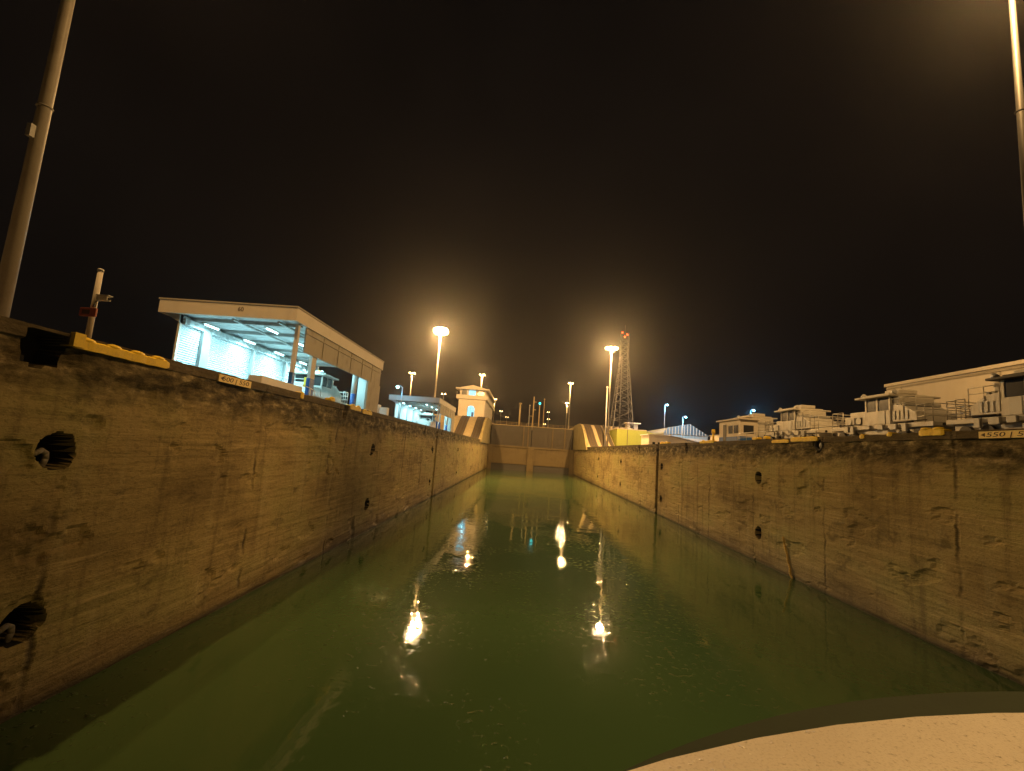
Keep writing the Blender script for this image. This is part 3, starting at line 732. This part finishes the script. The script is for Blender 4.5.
for y in (1.9, .5): MB().box(-.98, -.94, y, y + 1.1, 1.2, 2.1).build('window', 'glass', gb)
MB().box(-.6, .5, -.03, .02, 1.2, 2.1).build('window', 'glass', gb)
gl = 'towing locomotives under the left shelters'
l5 = locomotive((-20.3, 45.5, G0), 'towing locomotive lit cyan inside the nearest left shelter', 1, 10.0, .45, group=gl)
l6 = locomotive((-19.6, 98, G0), 'towing locomotive lit cyan inside the second left shelter', 1, 10.0, .45, group=gl)

# small items between the locomotives and the wall
fence = thing('guard_rail', (23.6, 45, G0), 'long low pipe guard rail along the track before the second and third locomotives', 'railing')
m = MB()
for k in range(9): m.tube((0, -8 + 2 * k, 0), (0, -8 + 2 * k, 1.1), .03, n=6)
for z in (.6, 1.1): m.tube((0, -8, z), (0, 8, z), .028, n=6)
m.build('rail_frame', 'steel', fence)

# ---------------------------------------------------------------- things on the lock edges
def wall_sign(X, side, y0, y1, body, label, z=10.06):
    t = thing('distance_sign', (X - side * .04, (y0 + y1) / 2, z), label, 'sign', 'distance signs on the lock wall edges')
    hy = (y1 - y0) / 2
    m = MB(); m.box(-.03, .03, -hy, hy, -.155, .155, .008); m.build('sign_plate', 'signpale', t)
    rot = (R(90), 0, R(90)) if side < 0 else (R(90), 0, R(-90))
    text_mesh('lettering', body, .27, 'signink', t, (-side * .032, 0, -.005), rot, .004, .15, (1.72 if side > 0 else 1.85) * (y1 - y0) / 2.3)
    ar = MB()
    s_ = 1 if side > 0 else -1
    # arrow head to the left of the figures as read
    yl = (hy - .10) if side > 0 else (-hy + .10)
    ar.prism([(yl, 0), (yl - s_ * .20, .085), (yl - s_ * .20, -.085)], -side * .032 - .004, -side * .032 + .004, 'x'); ar.build('arrow', 'signink', t)
    return t
wall_sign(LX, -1, 19.55, 21.95, '500 | 550', 'pale sign with figures on the left wall edge below the first shelter')
wall_sign(RX, 1, 19.15, 22.0, '550 | 500', 'yellow sign reading 550 | 500 on the right wall edge near the frame edge')

def yellow_edge(X, side, y0, y1, z0, z1, label, humps=0, cat='edge bumper', proud=.06):
    t = thing('edge_bumper', (X, (y0 + y1) / 2, 10.3), label, cat, 'yellow painted pieces on the lock wall edges')
    hy = (y1 - y0) / 2; m = MB()
    a, b = sorted((-side * proud, side * .35))
    n = max(3, int(hy * 2 / .15)); prev = None
    for i in range(n + 1):
        y = -hy + 2 * hy * i / n; q = .030 * fbm(y0 * 3 + y * 1.7, 1, 4); e = .05 if i in (0, n) else 0
        f_ = side * (.02 * fbm(y * 2.3, y0, 8) + e * .5)
        ring = [m.bm.verts.new(p) for p in ((-side * proud + f_, y, z0 - 10.3 + q + e), (-side * proud + f_, y, z1 - 10.3 + q - .04 - e), (-side * proud + side * .05 + f_, y, z1 - 10.3 + q - e), (side * .35, y, z1 - 10.3 + q - e), (side * .35, y, z0 - 10.3 + q + e))]
        if prev:
            for k in range(5): m.bm.faces.new((prev[k], prev[(k + 1) % 5], ring[(k + 1) % 5], ring[k]))
        else: m.bm.faces.new(ring)
        prev = ring
    m.bm.faces.new(prev[::-1])
    m.build('bumper_bar', 'yellow', t)
    if humps:
        for i in range(humps):
            y = -hy + 2 * hy * (i + .5) / humps; MB().ball((side * .05, y, z1 - 10.3), .22, .7, 1.5, .42).build('roller_cover', 'yellow', t)
    return t
yb = yellow_edge(LX, -1, 12.98, 16.7, 9.93, 10.22, 'long bright yellow bumper on the left wall edge beside the dark square recess', 4, proud=.09)
MB().box(-.02, .12, -1.9, -1.55, -.34, .06).build('end_block', 'yellow', yb)
yellow_edge(LX, -1, 27.1, 27.5, 10.0, 10.4, 'small yellow hook shaped piece on the left edge before the first shelter column')
yellow_edge(LX, -1, 31.4, 32.2, 10.3, 10.5, 'yellow lump on the left edge below the locomotive in the shelter', 1)
yellow_edge(LX, -1, 35.2, 37.6, 10.05, 10.4, 'yellow roller piece just past the dark notch on the left edge', 2)
yellow_edge(LX, -1, 38.0, 40.4, 9.95, 10.25, 'paler yellow piece farthest along the left edge, under the shelter end wall', 2)
yellow_edge(RX, 1, 33.9, 37.2, 10.02, 10.35, 'large yellow fairlead over the round dark pocket in the right wall', 0)
yellow_edge(RX, 1, 37.5, 40.0, 9.95, 10.2, 'faded yellow bar left of the large fairlead on the right wall', 0)
yellow_edge(RX, 1, 40.9, 41.4, 10.3, 10.55, 'small yellow block between the faded bar and third locomotive', 0)
yellow_edge(RX, 1, 42.4, 43.4, 10.3, 10.52, 'small yellow block nearest the farthest locomotive on the right edge', 0)
yellow_edge(RX, 1, 29.3, 29.7, 10.08, 10.36, 'small yellow mark below the cab of the second nearest locomotive', 0)
yellow_edge(RX, 1, 27.1, 27.5, 10.15, 10.40, 'small yellow mark below the hood of the second nearest locomotive', 0)
yellow_edge(RX, 1, 23.8, 25.3, 10.12, 10.46, 'yellow roller piece on the right edge between the two nearest locomotives', 2)
yellow_edge(RX, 1, 52.0, 56.0, 10.15, 10.42, 'pale yellow piece on the right edge below the low cluttered store', 2)
yellow_edge(RX, 1, 68.0, 72.0, 10.3, 10.55, 'yellow piece at the top of the dark ladder slot in the right wall', 2)
bl = post('bollard', (24.5, 62, G0), 1.5, .16, 'yellow upright bollard between the store and farthest locomotive', 'bollard', 'yellow')

# tyre-like liner in the right pocket
ft = thing('fairlead_tyre', (RX + .2, 33.95, 9.72), 'black round fender with pale core in the pocket of the right wall', 'fender')
m = MB()
for k in range(20):
    a = 2 * math.pi * k / 20; b_ = 2 * math.pi * (k + 1) / 20
    m.tube((0, .42 * math.cos(a), .34 * math.sin(a)), (0, .42 * math.cos(b_), .34 * math.sin(b_)), .12, n=8)
m.build('tyre', 'black', ft)
MB().ball((.08, -.08, 0), .25, .6, .8, 1.0).build('roller', 'steel', ft)

# post with camera and red sign
cp = thing('camera_post', (-14.0, 14.6, G0), 'short pale post with a small camera and red box on the left wall', 'camera post')
MB().tube((0, 0, 0), (0, 0, 2.42), .085, .075, 14).build('post', 'cream', cp)
MB().tube((0, 0, 2.42), (0, 0, 2.50), .095, .08, 14).build('post_cap', 'steel', cp)
m = MB(); m.box(-.29, .24, -.16, -.09, .88, 1.16, .015); sb = m.build('red_box', 'red', cp)
MB().box(-.20, .05, -.166, -.161, .95, 1.09).build('warning_panel', 'signink', sb)
m = MB(); m.box(.06, .16, -.04, .04, 1.44, 1.5); m.box(.10, .46, -.09, .07, 1.45, 1.60, .02); m.box(.08, .50, -.10, .08, 1.605, 1.63); c_ = m.build('camera', 'white', cp)
MB().tube((.46, -.01, 1.52), (.50, -.01, 1.52), .05, n=12).build('lens', 'glass', c_)
MB().path([(.05, -.09, 1.2), (.12, -.11, 1.35), (.15, -.05, 1.44)], .015, 6).build('cable', 'dark', cp)

# low platform, handrail before the shelter
pf = thing('low_platform', (-15.4, 29.3, G0), 'long low white platform on the left edge in front of the first shelter', 'platform')
m = MB(); m.box(-.45, .35, -2.6, 2.5, .35, .82, .03); m.build('deck', 'white', pf)
for y in (-2.2, 0, 2.1): MB().box(-.3, .2, y - .12, y + .12, 0, .35).build('leg', 'steel', pf)
hr = thing('handrail', (-15.0, 32.6, G0), 'short bent pale handrail between the white platform and the blue column', 'handrail')
MB().path([(0, -1.0, .95), (0, .6, .85), (0, 1.0, .75), (0, 1.0, 0)], .03, 8).path([(0, -1.0, 0), (0, -1.0, .95)], .03, 8).path([(0, .3, 0), (0, .3, .86)], .03, 8).build('rail_frame', 'white', hr)
bx_ = thing('notice_board', (-17.4, 37.5, G0), 'small yellow board on a stand inside the first shelter', 'board')
MB().box(-.3, .3, -.03, .03, 1.4, 2.2).build('board', 'yellow', bx_); MB().tube((0, 0, 0), (0, 0, 1.4), .04, n=8).build('stand', 'steel', bx_)
kb = thing('tool_cabinet', (-16.4, 54.5, G0), 'small pale cabinets just beyond the end of the first shelter', 'cabinet')
m = MB(); m.box(-1.6, -.3, 0, 1, 0, 1.7, .03); m.box(-.2, .7, .1, .9, 0, 1.4, .03); m.build('cabinet_body', 'white', kb)
MB().box(-1.2, -.7, -.03, 0, .2, 1.5).build('door', 'panel', kb)

# yellow rope hanging down the right wall
rp = MB(); pts = []
for k in range(26):
    z = 2.75 - k * .115; pts.append((RX - .08 - .02 * math.sin(k), 38.25 - .048 * k + .10 * fbm(k * .35, 3, 3), z))
rp.path(pts, .075, 6)
tag(rp.build('rope', 'rope'), 'frayed yellow rope trailing down the right wall into the water', 'rope')

# ---------------------------------------------------------------- the boat under the viewer
bt = thing('ferry_boat', (5, -4, 0), 'pale rounded foredeck of the boat at the lower right', 'boat')
def bow(a, b, yc, n=40, tail=-26):
    pts = []
    for i in range(n + 1):
        t = math.pi * (1 - i / n); pts.append((a * math.cos(t), yc + b * math.sin(t)))
    return pts + [(a, tail), (-a, tail)]
YC = -2.96 + 4
A_, B_ = 8.0, 6.5
m = MB(); m.prism(bow(A_, B_, YC), 6.28, 6.5, 'z')
dk = m.build('foredeck', 'nonskid', bt)
m = MB(); m.prism(bow(A_ - .12, B_ - .12, YC), 3.2, 6.279, 'z'); m.build('upper_cabin', 'hull', bt)
m = MB(); m.prism(bow(A_ - .10, B_ - .10, YC), 4.4, 5.5, 'z'); m.build('cabin_window', 'glass', bt)
pts = [(3.2 + 11 * math.cos(t), 1.15 + 9.3 * math.sin(t)) for t in [math.pi * (1 - i / 60) for i in range(31)]]
pts += [(3.2 + 5 * math.cos(t), 1.15 + 9.3 * math.sin(t)) for t in [math.pi * .5 * (1 - i / 20) for i in range(1, 21)]] + [(8.2, -26), (-7.8, -26)]
MB().prism(pts, 5.2, 5.5, 'z').build('bow_band', 'green_band', bt)  # solid slab forming the dark green band outside the foredeck edge
m = MB(); m.prism(bow(A_ - .25, B_ - .25, YC), -.6, 3.19, 'z'); m.build('hull', 'hull', bt)

# ---------------------------------------------------------------- humid night air
hz = MB().box(-720, 720, -310, 920, -2.5, 62).build('haze', 'white')
hm = bpy.data.materials.new('night_haze'); hm.use_nodes = True; n_ = hm.node_tree; n_.nodes.clear()
o_ = n_.nodes.new('ShaderNodeOutputMaterial'); pv = n_.nodes.new('ShaderNodeVolumePrincipled')
pv.inputs['Color'].default_value = (.93, .93, .95, 1); pv.inputs['Density'].default_value = HAZE; pv.inputs['Anisotropy'].default_value = .88
n_.links.new(pv.outputs[0], o_.inputs['Volume']); hz.data.materials.clear(); hz.data.materials.append(hm)
tag(hz, kind='stuff')
